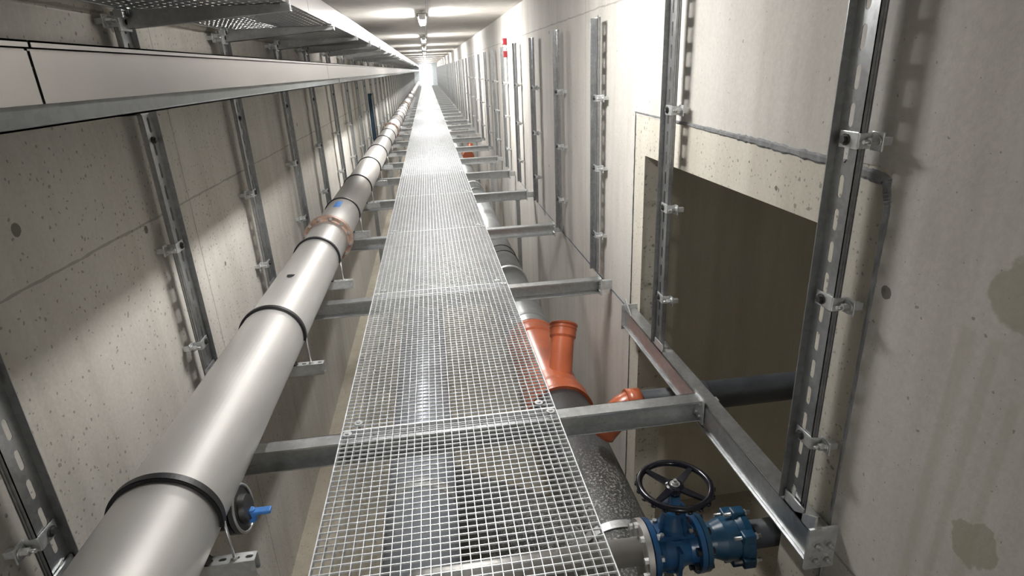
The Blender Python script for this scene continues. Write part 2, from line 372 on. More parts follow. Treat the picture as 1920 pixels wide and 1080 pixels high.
struct('trim_2', strip([(1.15, -.222, 1.3), (1.0, -.232, 1.9), (.985, -.28, 1.5), (.985, -.5, 1.0), (.985, -1.0, .9), (.985, -2.29, .9)], .010, .004, 3), 'seal')
struct('trim_3', strip([(2.42, -.198, 1), (2.42, -1.2, 1), (2.42, -2.29, 1)], .004, .003, 4), 'seal_d')

# ---------------------------------------------------------------- luminaires
def make_lamp(mt):
    t = thing('ceiling_luminaire', '', 'lamp')
    obj('housing', MB().box((-.055, -.46, .035), (.055, .46, .075)).box((-.045, -.475, .0), (.045, -.46, .06)).box((-.045, .46, 0), (.045, .475, .06)), 'white', t, bevel=.004)
    obj('diffuser', MB().add([(-.045, -.46, .035), (.045, -.46, .035), (.045, .46, .035), (-.045, .46, .035), (-.03, -.46, -.01), (.03, -.46, -.01), (.03, .46, -.01), (-.03, .46, -.01)],
        [(4, 5, 6, 7)[::-1], (0, 4, 7, 3), (1, 2, 6, 5), (0, 1, 5, 4), (3, 7, 6, 2)]), mt, t)
    for y in (-.32, .32):
        obj('hanger', MB().cyl((0, y, .075), (0, y, .12), .006, 8).box((-.03, y - .015, .116), (.03, y + .015, .121)), 'galv', t)
    obj('clamp', MB().box((-.062, -.44, .03), (.062, -.40, .082)).cyl((-.07, -.42, .06), (-.055, -.42, .06), .018, 10).cyl((.055, -.42, .06), (.07, -.42, .06), .018, 10), 'bolt', t)
    return t
lamp = make_lamp('lamp'); lamp_b = None
for i, y in enumerate(LAMP_Y):
    lab = ('lit strip luminaire hanging above the walkway, first one in view at the top' if i == 2 else
           'lit strip luminaire behind the camera over the walkway' if i == 0 else 'lit strip luminaire on the ceiling just above the picture' if i == 1 else
           f'lit strip luminaire hanging over the walkway, {ORD[i-2]} in the row from the camera' if i < 8 else 'distant lit strip luminaire merging into the glare at the tunnel end')
    loc = W(.012, y, ZC - .121/H)
    if i == 0: lamp_s = make_lamp('lamp_rear'); lamp_s.location = loc; lamp_s['label'] = lab; lamp_s['group'] = 'strip luminaires along the ceiling'
    elif i == 1: lamp.location = loc; lamp['label'] = lab; lamp['group'] = 'strip luminaires along the ceiling'
    elif lamp_b is None: lamp_b = make_lamp('lamp_far'); lamp_b.location = loc; lamp_b['label'] = lab; lamp_b['group'] = lamp['group']
    else: dup(lamp_b, loc, lab)
la = make_lamp('alcove_fill'); la.location = W(1.5, .75, -.10 - .121/H); la['label'] = 'dim fill light added inside the side chamber, out of the picture'  # unseen lamp added only to brighten the alcove
cd = MB().cyl(W(.05, YN, ZC - .015), W(.05, YE, ZC - .015), .011, 10)
tag(obj('ceiling_conduit', cd, 'white'), 'thin pale conduit running along the ceiling beside the luminaires', 'conduit')

# ---------------------------------------------------------------- wall channels
Z_TOP, Z_BOT = .19, -1.03; NC = 18; LEN = (Z_TOP - Z_BOT)*H; CELL = LEN/NC; CLIPZ = (-.16, -.49, -.83)
def make_channel(sx):      # local origin: bottom centre of web, sx=+1 right wall (tunnel is -x), -1 left wall
    t = thing('wall_channel', '', 'channel')
    w_ = .096; b = MB(); th = .003
    b.slotplate((0, -w_/2, 0), (0, 1, 0), (0, 0, 1), (-sx, 0, 0), w_, CELL, NC, .021, CELL*.66, .002)
    b.box((0, w_/2 - th, 0), (-sx*.024, w_/2, LEN))          # far flange towards the tunnel
    b.box((0, -w_/2, 0), (sx*.020, -w_/2 + th, LEN)).box((sx*.020, -w_/2 - .004, 0), (sx*.018, -w_/2 + th, LEN))        # near flange towards the wall
    b.box((sx*.010, -w_/2 - .004, 0), (sx*.015, -w_/2, LEN)).box((0, w_/2 - th, 0), (sx*.028, w_/2, LEN))
    obj('profile', b, 'galv_c', t)
    return t
def make_clip(sx, parent, z, wall_gap):
    g = wall_gap
    e = -.048
    c = MB().box((-sx*.001, e, z - .024), (-sx*.005, .030, z + .024)).box((-sx*.005, e - .006, z - .022), (sx*.038, e, z + .022))
    c.box((sx*.034, e - .048, z - .026), (sx*.040, e, z + .026)).box((sx*.034, e - .036, z - .012), (sx*g, e - .016, z + .012))
    k = obj('clip', c, 'galv_l', parent, bevel=.0015)
    hb = MB(); hb.sweep([(-sx*.005, .002, z), (-sx*.009, .002, z)], .017, 16); hexb(hb, (-sx*.009, .002, z), (-sx, 0, 0), .012, .009)
    obj('bolt', hb, 'bolt', k)
    h2 = MB(); h2.sweep([(sx*.034, e - .028, z), (sx*.029, e - .028, z)], .018, 16); hexb(h2, (sx*.029, e - .028, z), (-sx, 0, 0), .012, .020); h2.cyl((sx*.012, e - .028, z), (-sx*.008, e - .028, z), .006, 8)
    obj('anchor_bolt', h2, 'zinc', k)
RY = [1.056, 1.95, 2.86, 3.74, 4.62, 5.52, 6.42, 7.35, 8.3, 9.3, 10.25] + [11.3 + .93*k for k in range(37)]
LY = [1.05, 1.94, 2.82, 3.76, 4.64, 5.62, 6.6] + [7.55 + .93*k for k in range(41)]
RY = [y for y in RY if y < YE - .3]; LY = [y for y in LY if y < YE - .3]
RX, LX = .79, -.83
rl = ['galvanised slotted channel right of the opening, closest to the camera', 'galvanised slotted channel crossing the left side of the dark opening',
      'bright galvanised channel left of the opening, on the bare concrete', 'galvanised channel fourth from the camera, ending beside a crossbeam', 'dull grey channel fifth from the camera on the right wall']
ll = ['galvanised slotted channel in the bottom left corner, partly behind the big pipe', 'galvanised channel with a clip at mid height, widest full one on the left wall', 'third galvanised channel on the left wall, half in the lit patch',
      'fourth slotted channel from the camera on the left wall', 'fifth slotted channel from the camera on the left wall']
for side, ys, x, sx, labs, gap in (('right', RY, RX, 1, rl, .05*H), ('left', LY, LX, -1, ll, .05*H)):
    proto = None
    for i, y in enumerate(ys):
        lab = labs[i] if i < len(labs) else (f'slotted channel on the {side} wall, {ORD[i]} counted from the camera' if i < 14 else f'small distant slotted channel far down the {side} wall')
        grp = f'slotted channels along the {side} wall'
        loc = W(x, y, Z_BOT)
        if proto is None:
            proto = make_channel(sx); prof0 = proto.children[0]
            for cz in (CLIPZ if sx > 0 else (.165, -.49, -.83)): make_clip(sx, proto, (cz - Z_BOT)*H, gap)
            if sx < 0: obj('bolt', hexb(MB().sweep([(.001, 0, (-.16 - Z_BOT)*H), (.006, 0, (-.16 - Z_BOT)*H)], .017, 16), (.006, 0, (-.16 - Z_BOT)*H), (1, 0, 0), .012, .009), 'bolt', proto)
            proto.location = loc; proto['label'] = lab; proto['group'] = grp
        elif i < 14: dup(proto, loc, lab, grp)
        else:
            o = prof0.copy(); C.objects.link(o); o.parent = None; o.name = 'wall_channel'; o.location = loc
            tag(o, lab, 'channel', grp)

# ---------------------------------------------------------------- cross beams and walkway
BY = [.40, 1.525, 2.69, 3.83, 5.03, 6.15, 7.24] + [8.38 + 1.13*k for k in range(33)]
BY = [y for y in BY if y < YE - .2]
BL, BR, BT = XL, .775, -1.022
def make_beam():      # C section open towards the camera; origin at top front edge, x=0
    t = thing('cross_beam', '', 'beam')
    x0, x1 = BL*H, BR*H; wd, ht, th = .078, .112, .006
    b = MB().box((x0, 0, 0), (x1, wd, -th)).box((x0, wd - th, 0), (x1, wd, -ht)).box((x0, 0, -ht), (x1, wd, -ht + th)).box((x0, 0, -th), (x1, .004, -.014))
    obj('channel_section', b, 'galv', t, bevel=.0015)
    e = obj('end_plate', MB().box((x1, -.012, .012), (x1 + .008, wd + .012, -ht - .014)).box((x1 + .008, .02, -.02), (XR*H, .055, -ht + .02)), 'galv_l', t)
    bb = MB()
    for yy in (.02, .058):
        for zz in (-.03, -ht + .02): hexb(bb, (x1, yy, zz), (-1, 0, 0), .010, .008); bb.cut()
    obj('bolt', bb, 'zinc', e)
    return t
beam = make_beam()
def far_beam(loc, lab):
    o = beam.children[0].copy() if beam.children[0].name.startswith('channel') else [c for c in beam.children if c.name.startswith('channel')][0].copy()
    C.objects.link(o); o.parent = None; o.name = 'cross_beam'; o.location = loc; tag(o, lab, 'beam', beam['group'])
def blab(i):
    return (['galvanised crossbeam just below the picture edge under the walkway', 'galvanised crossbeam carrying the walkway and joining the diagonal support beam', 'galvanised crossbeam second from the camera, above the orange branch fitting',
             'third crossbeam, above the strapped grey drain pipe', 'fourth crossbeam from the camera under the walkway'][i] if i < 5 else
            f'crossbeam under the walkway, {ORD[i-1]} counted from the camera' if i < 14 else 'narrow distant crossbeam in the far run under the walkway')
for i, y in enumerate(BY):
    loc = (0, (y)*H, Z0 + BT*H)
    if i == 0: beam.location = loc; beam['label'] = blab(0); beam['group'] = 'crossbeams under the walkway'
    else: dup(beam, loc, blab(i), None, i < 12) if i < 12 else far_beam(loc, blab(i))
# posts under every second beam further on
post0 = None
k = 0
for i in range(4, len(BY), 2):
    for x in (-.53, .70):
        lab = (f'thin steel post under the {ORD[i-1]} crossbeam, ' + ('pipe side' if x < 0 else 'right wall side')) if i < 14 else 'distant thin steel post under the walkway'
        loc = W(x, BY[i] + .026, ZF)
        if post0 is None:
            ht = (BT*H - .112) - ZF*H
            post0 = obj('support_post', MB().box((-.025, -.025, 0), (.025, .025, ht)).box((-.06, -.06, 0), (.06, .06, .008)).box((-.04, -.035, ht - .008), (.04, .035, ht)), 'galv', None, loc)
            tag(post0, lab, 'post', 'posts under the crossbeams')
        else: dup(post0, loc, lab)

GX0, GX1 = -.345, .305
def make_panel(L):
    mb = MB(); x0, x1 = GX0*H, GX1*H; dp = .024; nx = 30; ny = int(round(L/.0315)); th = .0026
    for i in range(nx + 1):
        x = x0 + (x1 - x0)*i/nx; e = .0045 if i in (0, nx) else th - .0003
        mb.box((x - e/2, 0, 0), (x + e/2, L, -dp))
    for j in range(ny + 1):
        y = L*j/ny; e = .0045 if j in (0, ny) else th
        mb.box((x0, y - e/2, -.0004), (x1, y + e/2, -.008 if 0 < j < ny else -dp))
    return mb
gm = make_panel(1.13*H - .006)
gp = None
for i in range(-1, len(BY) - 1):
    ya_, yb_ = (BY[i] + .03, BY[i + 1] + .03) if i >= 0 else (BY[0] + .03 - 1.13, BY[0] + .03)
    L = (yb_ - ya_)*H - .006
    if gp is None:
        gp = thing('grating_panel', '', 'grating', (0, 0, 0), 'steel grating panels of the walkway')
        mesh_o = obj('mesh_deck', gm, 'grate', gp)
        for (cx_, cy_) in ((GX0 + .045, .0), (GX1 - .045, .0), (GX0 + .018, 1.13), (GX1 - .018, 1.13)):
            yy = .045 if cy_ == 0 else 1.13*H - .035
            c_ = MB().sweep([(cx_*H, yy, .0005), (cx_*H, yy, .005)], .020, 20); hexb(c_, (cx_*H, yy, .005), (0, 0, 1), .009, .005); c_.cyl((cx_*H, yy, 0), (cx_*H, yy, -.031), .005, 8)
            obj('fixing_disc', c_, 'galv_l', gp)
        r = gp
    else:
        r = dup(gp, (0, 0, 0), '', None, i < 12)
        if i >= 12:
            c = mesh_o.copy(); C.objects.link(c); c.parent = r
    r.location = (0, ya_*H + .003, Z0 - H)
    r.scale = (1, L/(1.13*H - .006), 1)
    j = i + 1
    r['label'] = (['grating panel of the walkway below the picture edge', 'steel grating walkway panel at the bottom, over the valve pipe', 'large walkway grating panel over the orange fitting', 'third walkway grating panel, between second and third crossbeams',
                   'fourth walkway grating panel, looking denser with distance'][j] if j < 5 else f'walkway grating panel, {ORD[j-1]} counted from the camera' if j < 14 else 'far walkway grating panel glaring white in the lamplight')

# ---------------------------------------------------------------- support beam across the opening
t = thing('support_beam', 'galvanised beam along the right wall bridging the dark opening', 'beam', W(.783, .96, -1.035))
Lb = (2.33 - .96)*H; bw, bh = .078, .125
b = MB().box((0, 0, 0), (bw, Lb, -.007)).box((0, 0, 0), (.006, Lb, -bh)).box((0, 0, -bh), (bw, Lb, -bh + .007)).box((-.012, 0, -bh + .001), (.0, Lb, -bh + .008))
obj('channel_section', b, 'galv', t, bevel=.0015)
for yy, s_ in ((0, -1), (Lb, 1)):
    e = obj('end_plate', MB().box((-.02, yy, .03), (.09, yy + s_*.009, -bh - .02)).prism([(.0, yy, -.0), (.0, yy - s_*.12, 0), (.0, yy, .075)], (.008, 0, 0)), 'galv_l', t)
    bb = MB()
    for xx in (.008, .05):
        for zz in (-.03, -.095):
            hexb(bb, (xx, yy + s_*.009, zz), (0, s_, 0), .014, .012); bb.cyl((xx, yy + s_*.009, zz), (xx, yy + s_*.045, zz), .007, 8); hexb(bb, (xx, yy + s_*.026, zz), (0, s_, 0), .011, .008); bb.cut()
    obj('bolt', bb, 'zinc', e)
obj('corner_angle', MB().box((0, (1.93 - .96)*H - .06, .0), (.006, (1.93 - .96)*H + .05, .05)).box((0, (1.93 - .96)*H - .06, .0), (.07, (1.93 - .96)*H + .05, .006)), 'galv_l', t)
obj('corner_angle', MB().box((0, (1.045 - .96)*H - .06, .0), (.006, (1.045 - .96)*H + .05, .05)).box((0, (1.045 - .96)*H - .06, .0), (.07, (1.045 - .96)*H + .05, .006)), 'galv_l', t)

# ---------------------------------------------------------------- big stainless pipe on the left
PX, PZ, PR = -.60, -.827, .1025
t = thing('steel_pipe', 'large stainless steel pipe running along the left wall', 'pipe', W(PX, 0, PZ))
def yy(a): return a*H
secs = [(YN, 3.17), (3.23, 9.2), (9.26, 15.5), (15.56, YE)]
for (a, b_) in secs:
    obj('pipe_length', MB().sweep([(0, yy(a), 0), (0, yy(b_), 0)], PR*H, 64), 'steel', t)
for ya_ in (3.2, 9.23, 15.53):
    f = obj('flange', MB().lathe((0, yy(ya_ - .055), 0), (0, 1, 0), [(0, PR*H + .002), (.012, PR*H + .012), (.012, .192), (.040, .192)], 48), 'rust', t)
    obj('gasket', MB().lathe((0, yy(ya_ - .055) + .0405, 0), (0, 1, 0), [(0, .186), (.006, .186)], 48), 'rubber', f)
    obj('backing_ring', MB().lathe((0, yy(ya_ - .055) + .047, 0), (0, 1, 0), [(0, .192), (.028, .192), (.028, PR*H + .01), (.05, PR*H + .002)], 48), 'rust', f)
    bb = MB()
    for q in range(12):
        a = 2*math.pi*(q + .5)/12; c_ = (math.cos(a)*.174, yy(ya_ - .055) + .012, math.sin(a)*.174)
        hexb(bb, c_, (0, -1, 0), .013, .014); bb.cyl((c_[0], c_[1], c_[2]), (c_[0], c_[1] + .085, c_[2]), .007, 8); hexb(bb, (c_[0], c_[1] + .063, c_[2]), (0, 1, 0), .013, .012); bb.cut()
    obj('bolt', bb, 'zinc', f)
def patch_on_pipe(a0, a1, y0, y1, mat, name, half=False):
    vs = []; n1, n2 = 12, 8
    for i in range(n1 + 1):
        u = i/n1
        for j in range(n2 + 1):
            v = j/n2
            aa = a0 + (a1 - a0)*u; wv = math.sqrt(max(0, 1 - (2*u - 1)**2)) if half else 1
            y = y1 - (y1 - y0)*v*wv
            a = math.radians(aa); vs.append((math.cos(a)*(PR*H + .0012), yy(y), math.sin(a)*(PR*H + .0012)))
    fs = [(i*(n2 + 1) + j, i*(n2 + 1) + j + 1, (i + 1)*(n2 + 1) + j + 1, (i + 1)*(n2 + 1) + j) for i in range(n1) for j in range(n2)]
    return obj(name, MB().add(vs, fs), mat, t)
patch_on_pipe(78, 95, 2.235, 2.275, 'rubber', 'black_mark', True)
patch_on_pipe(74, 96, 3.50, 3.66, 'blue_tape', 'blue_tape')
# clamps and brackets
def make_clamp():
    c = thing('pipe_clamp', '', 'clamp')
    obj('rubber_band', MB().band((0, 0, 0), PR*H + .001, .030, .009, -14, 194, 48), 'rubber', c)
    obj('metal_strap', MB().band((0, 0, 0), PR*H + .0102, .024, .0025, -16, 196, 48), 'rubber', c)
    R = PR*H + .012
    for s_ in (1, -1):
        obj('threaded_rod', MB().cyl((s_*R*.965, 0, -.03), (s_*R*.98, 0, -.205), .0045, 8).sweep([(s_*R*.98, 0, -.17), (s_*R*.98, 0, -.186)], .012, 6, smooth=False), 'zinc', c)
    obj('saddle', MB().prism([(-.09, -.02, -.178), (.09, -.02, -.178), (.06, -.02, -.140), (0, -.02, -PR*H - .0015), (-.06, -.02, -.140)], (0, .04, 0)), 'rubber', c)
    return c
clamp = make_clamp()
BRZ = -.945
def make_bracket():      # origin on the channel web, top of arm
    c = thing('pipe_bracket', '', 'bracket')
    x1 = (-.452 + .83)*H; n_ = 14
    b = MB().slotplate((.0, .021, 0), (0, -1, 0), (1, 0, 0), (0, 0, 1), .042, x1/n_, n_, .013, x1/n_*.6, .003)
    b.box((0, -.021, 0), (x1, -.018, -.062)).box((0, .018, 0), (x1, .021, -.062)).box((0, -.021, -.062), (x1, -.010, -.059)).box((0, .010, -.062), (x1, .021, -.059))
    obj('arm', b, 'galv_l', c)
    obj('base_plate', MB().box((-.002, -.06, .05), (.006, .06, -.12)), 'galv', c)
    return c
brk = make_bracket()
for i, y in enumerate(LY):
    w1 = ['in the bottom left, widest black ring of all', 'second black ring up the pipe', 'black ring just in front of the rusty flange', 'black ring behind the flange, by the blue tape', 'fifth black ring up the pipe']
    lab = f'black rubber pipe clamp, {w1[i]}' if i < 5 else f'black pipe clamp, {ORD[i]} ring from the camera' if i < 14 else 'tiny distant black clamp on the steel pipe'
    w2 = ['galvanised perforated bracket arm under the pipe at the bottom edge', 'perforated bracket arm under the pipe, second from the camera', 'perforated bracket arm below the ring before the flange', 'bracket arm under the pipe just past the flange', 'fifth bracket arm under the steel pipe']
    lab2 = w2[i] if i < 5 else f'pipe bracket arm, {ORD[i]} counted from the camera' if i < 14 else 'tiny distant bracket arm under the steel pipe'
    lc = W(PX, y - .015, PZ); lb = W(LX + .003, y - .015, BRZ)
    if i == 0:
        clamp.location = lc; clamp['label'] = lab; clamp['group'] = 'clamps along the steel pipe'; brk.location = lb; brk['label'] = lab2; brk['group'] = 'bracket arms under the steel pipe'
    elif i < 26: dup(clamp, lc, lab, None, True); dup(brk, lb, lab2, None, True)

# ---------------------------------------------------------------- cable trays and their arms
def tray(name, label, x0, x1, z0, z1, bottom, secs, lid):
    t = thing(name, label, 'cable tray', W(0, 0, 0))
    e = .003
    for (a, b_) in secs:
        m_ = MB()
        m_.box(h3(x1, a, z0 + (.021 if lid else 0)), (x1*H - e, b_*H, z1*H - (.006 if lid else 0)))
        if not lid: m_.box((x1*H, a*H, z1*H - .003), (x1*H - .018, b_*H, z1*H)).box((x1*H, a*H, z0*H), (x1*H + .004, b_*H, z0*H + .008))
        obj('side_rail', m_, 'tray', t)
        if lid:
            obj('cover', MB().box((x0*H, a*H, z1*H + .006), ((x1 + .003)*H, b_*H, z1*H + .009)).box(((x1 + .003)*H, a*H, z1*H + .009), ((x1 + .003)*H - .002, b_*H, z1*H - .001)).box((x1*H - e, a*H, z1*H - .006), (x1*H - .012, b_*H, z1*H - .003)), 'tray', t)
    if lid:
        for k_, (a, b_) in enumerate(((YN, 1.035), (1.04, 3.0), (3.005, 5.0), (5.005, YE))):
            q_ = .003*(k_ % 2)
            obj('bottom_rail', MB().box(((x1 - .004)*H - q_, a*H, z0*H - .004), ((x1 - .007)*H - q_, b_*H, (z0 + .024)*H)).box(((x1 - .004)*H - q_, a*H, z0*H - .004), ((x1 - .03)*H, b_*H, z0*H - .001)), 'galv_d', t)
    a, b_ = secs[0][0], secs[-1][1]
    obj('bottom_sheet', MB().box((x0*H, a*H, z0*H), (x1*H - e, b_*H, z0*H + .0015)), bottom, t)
    obj('edge_glint', MB().box((x0*H - .004, a*H, z0*H - .003), (x0*H + .012, b_*H, z0*H)), 'galv_l', t)  # pale strip added for the bright line of light along the tray's wall edge
    obj('inner_side', MB().box((x0*H, a*H, z0*H), (x0*H + .0025, b_*H, z1*H)), 'tray', t)
    return t
tray('cable_tray', 'closed sheet metal cable trunking across the left, nearer the pipe', -.84, -.40, -.036, .041, 'galv_d', [(YN, .705), (.71, 2.66), (2.665, 4.66), (4.665, 6.66), (6.665, 12.66), (12.665, YE)], True)
tray('cable_tray', 'upper open perforated cable tray leading up the left of the ceiling', -.83, -.38, .200, .278, 'perf', [(YN, 2.3), (2.305, 4.3), (4.305, 6.3), (6.305, 12.3), (12.305, YE)], False)
def make_arm(zt, h0, h1, name, xe):
    nm_ = name
    t = thing(name, '', 'arm'); L = (xe - LX)*H
    b = MB()
    for y0 in (-.022, .019): b.prism([(0, y0, 0), (L, y0, 0), (L, y0, -h1), (0, y0, -h0)], (0, .003, 0))
    b.prism([(0, -.022, -h0), (L, -.022, -h1), (L, -.022, -h1 + .003), (0, -.022, -h0 + .003)], (0, .044, 0)); b.box((0, -.03, -.003), (L, .022, 0))
    obj('arm_profile', b, 'galv', t)
    p = obj('mounting_plate', MB().box((-.004, -.075, .015), (.006, .06, -h0 - .01)).box((-.006, -.085, -.005), (.03, -.045, -.035)).box((.006, -.03, .012), (.03, .03, -.02)), 'galv_l', t, bevel=.002)
    bb = MB(); hexb(bb, (.006, -.055, -.02), (1, 0, 0), .013, .03); bb.cut(); hexb(bb, (.006, .045, -.02), (1, 0, 0), .013, .02); bb.cut()
    bb.sweep([(.03, 0, -.008), (.034, 0, -.008)], .016, 14); bb.cut()
    obj('bolt', bb, 'bolt', p)
    if nm_ == 'tray_arm': obj('tip_hook', MB().box((L - .035, -.034, -.004), (L, -.026, .03)).box((L - .004, -.03, -.02), (L + .004, -.02, .032)), 'galv_l', t)
    return t
for nm, zt, h0, h1, xe, what in (('tray_arm', .197, .075, .026, -.375, 'under the upper open tray'), ('trunking_arm', -.041, .020, .008, -.46, 'under the closed lower trunking')):
    pr = None
    for i, y in enumerate(LY):
        n_ = i - (0 if nm == 'trunking_arm' else 1)
        lab = (f'{"tapered " if nm == "tray_arm" else ""}support arm {what}, ' + (f'{ORD[i]} from the camera') if i < 14 else f'small distant support arm {what}')
        if pr is None:
            pr = make_arm(zt, h0, h1, nm, xe); pr.location = W(LX + .003, y + .012, zt); pr['label'] = lab; pr['group'] = f'support arms {what}'
        elif i < 26: dup(pr, W(LX + .003, y + .012, zt), lab)

# ---------------------------------------------------------------- drain pipes below the walkway
DX, DZ, DR = .50, -1.60, .152
def Y_(a): return a*H
t = thing('drain_pipe', 'big black bitumen coated drain pipe right of the walkway', 'pipe', W(DX, 0, DZ))
obj('pipe_length', MB().sweep([(0, Y_(a), dz) for a, dz in ((2.40, 0), (1.4, 0), (.9, 0), (YN + .05, 0))], DR*H, 56), 'bitumen', t)
pth = [h3(x - DX, y, z - DZ) for x, y, z in ((.50, 1.37, -1.66), (.40, 1.57, -1.70), (.28, 1.81, -1.80), (.16, 2.05, -1.92), (.04, 2.27, -2.03), (-.09, 2.49, -2.10))]
obj('side_branch', MB().sweep(pth, .195*H, 40), 'bitumen', t)
t = thing('drain_pipe', 'grey drain pipe beyond the orange fitting, strapped under the beams', 'pipe', W(DX, 0, DZ))
obj('pipe_length', MB().sweep([(0, Y_(3.28), 0), (0, Y_(YE), 0)], DR*H*.93, 56), 'grey_pipe', t)
for a in (3.36, 4.30, 8.1, 10.2): obj('coupling_collar', MB().lathe((0, Y_(a), 0), (0, 1, 0), [(0, DR*H*.93), (.004, DR*H*.97), (.05, DR*H*.97), (.054, DR*H*.93)], 48), 'galv_l' if a > 4 else 'grey_pipe', t)
def make_wye():
    t = thing('branch_fitting', '', 'pipe fitting')
    R = DR*H
    b = MB().lathe((0, 0, 0), (0, 1, 0), [(0, R*1.10), (.02, R*1.10), (.05, R*1.08), (.14, R*1.08), (.2, R*1.02), (.34, R*.96), (1.15, R*.96)], 56)
    obj('body', b, 'orange', t)
    obj('rear_socket', MB().lathe((0, 1.08, 0), (0, 1, 0), [(0, R*.97), (.02, R*1.02), (.13, R*1.02), (.14, R*1.05), (.17, R*1.05), (.17, R*.97)], 48), 'orange', t)
    d = Vector((.22, .62, .75)).normalized(); p0 = Vector((.055, .30, .12)); L = .46; r = .092
    obj('branch', MB().sweep([p0, p0 + d*(L + .001)], r, 36, caps=False).sweep([p0 + d*L*.72, p0 + d*L*.76], [r, r + .012], 36, caps=False).sweep([p0 + d*L*.76, p0 + d*(L*.97)], r + .012, 36, caps=False), 'orange', t)
    br = MB().ring(p0 + d*L*.97, d, r + .010, .012, 40, 10).ring(p0 + d*L*.90, d, r + .012, .006, 40, 8)
    obj('socket_rim', br, 'orange', t)
    obj('socket_inside', MB().sweep([p0 + d*(L*.90), p0 + d*(L*.91)], r + .004, 36), 'rubber', t)
    return t
wy = make_wye(); wy.location = W(DX, 2.40, DZ); wy['label'] = 'orange plastic branch fitting with an open upright socket beside the walkway'
fw = dup(wy, W(DX + .06, 9.6, DZ + .27), 'small far orange branch fitting glimpsed beyond the seventh crossbeam'); fw.scale = (.55, .55, .55)
def pstrap(y, mat, label, x=DX, z=DZ, R=DR*H*.93, wd=.035):
    t = thing('pipe_strap', label, 'pipe strap', W(x, y, z), 'straps around the drain pipes')
    obj('band', MB().band((0, 0, 0), R + .001, wd, .008, -30, 210, 48), mat, t)
    for s_ in (1, -1): obj('rod', MB().cyl((s_*(R + .005)*.87, 0, -(R)*.5), (s_*(R + .005)*.87, 0, ZF*H - z*H), .006, 8), 'zinc', t)
pstrap(4.75, 'rubber', 'black strap round the grey drain pipe, nearer the camera', wd=.03)
pstrap(4.92, 'rubber', 'black strap round the grey drain pipe, just behind another')
pstrap(7.6, 'galv_l', 'far metal strap round the grey drain pipe')
pstrap(1.50, 'galv_l', 'steel strap over the black drain pipe beside the blue valve', R=DR*H, wd=.05)
# cross pipe into the opening with its orange elbow
t = thing('branch_pipe', 'dark plastic pipe running through the opening in the right wall', 'pipe', W(0, 1.92, -1.262))
obj('pipe_length', MB().cyl(h3(.70, 0, 0), h3(2.29, 0, 0), .074, 36), 'dark_pipe', t)
obj('socket', MB().lathe(h3(.97, 0, 0), (1, 0, 0), [(0, .074), (.004, .088), (.02, .092), (.035, .088), (.10, .084), (.6, .083), (2.0, .083)], 36), 'dark_pipe', t)
t = thing('elbow_fitting', 'orange plastic elbow joining the dark pipe behind the crossbeam', 'pipe fitting', W(0, 1.92, -1.262))
pth = [h3(.715, 0, 0), h3(.675, 0, -.001), h3(.65, 0, -.012), h3(.63, 0, -.032), h3(.575, 0, -.10), h3(.563, 0, -.118)]
obj('bend', MB().sweep(pth, .082, 32), 'orange', t)
obj('socket_collar', MB().cyl(h3(.66, 0, 0), h3(.715, 0, 0), .092, 32), 'orange', t)
# grey pipe under the walkway and black branch
MAT['floor_pipe'] = plain('floor_pipe_coat', (.40, .43, .48), .35, .2, .1, 4)
t = thing('floor_pipe', 'light grey pipe lying under the middle of the walkway grating', 'pipe', W(-.172, 0, -1.66))
obj('pipe_length', MB().sweep([(0, Y_(YN + .05), 0), (0, Y_(YE), 0)], .143*H, 48), 'floor_pipe', t)
for i_, a in enumerate((1.9, 4.2, 7.5, 12.0)): obj('coupling_collar', MB().lathe((0, Y_(a), 0), (0, 1, 0), [(0, .143*H), (.005, .150*H), (.08, .150*H), (.085, .143*H)], 48), 'galv_l', t)
# pipe saddles carrying the floor pipe and the drain
sad = None
for i, y in enumerate([.2, 1.75, 3.3, 5.6, 7.9, 10.2, 13, 16, 20, 25]):
    for x, z, r_ in ((-.172, -1.66, .143), (DX, DZ, DR)):
        if x > 0 and y == 1.75: continue
        b = MB().box((-.12, -.04, ZF*H - z*H), (.12, .04, -r_*H*1.002)).box((-.18, -.06, ZF*H - z*H), (.18, .06, ZF*H - z*H + .02))
        nm = 'under the grey floor pipe' if x < 0 else 'under the drain pipe'
        tag(obj('pipe_pedestal', b, 'panel', None, W(x, y, z)), f'concrete pedestal {nm}, ' + (ORD[i] + ' from the camera'), 'pedestal', 'pedestals under the pipes')

# ---------------------------------------------------------------- valve assembly
VX, VY, VZ = .575, 1.215, -1.275
def L(x): return (x - VX)*H
t = thing('valve_pipe', 'bare stainless pipe under the grating leading to the blue valve', 'pipe', W(VX, VY, VZ))
obj('pipe_length', MB().sweep([(L(-.172), 0, -.42), (L(-.172), 0, -.10), (L(-.165), 0, -.055), (L(-.15), 0, -.02), (L(-.12), 0, 0), (L(.475), 0, 0)], .056, 36), 'steel', t)
f = obj('flange', MB().lathe((L(.468), 0, 0), (1, 0, 0), [(0, .062), (.0, .128), (.024, .128)], 40), 'steel', t)
bb = MB()
for q in range(8):
    a = 2*math.pi*(q + .5)/8; hexb(bb, (L(.468), math.cos(a)*.104, math.sin(a)*.104), (-1, 0, 0), .014, .014); bb.cut()
obj('bolt', bb, 'zinc', f)
t = thing('gate_valve', 'blue gate valve with a black handwheel below the right wall opening', 'valve', W(VX, VY, VZ))
x0 = L(.488)
obj('flange', MB().lathe((x0, 0, 0), (1, 0, 0), [(0, .126), (.022, .126), (.024, .085), (.05, .078)], 40), 'blue', t)
x1 = L(.632)
obj('flange', MB().lathe((x1 - .05, 0, 0), (1, 0, 0), [(0, .078), (.03, .085), (.03, .118), (.052, .118)], 40), 'blue', t)
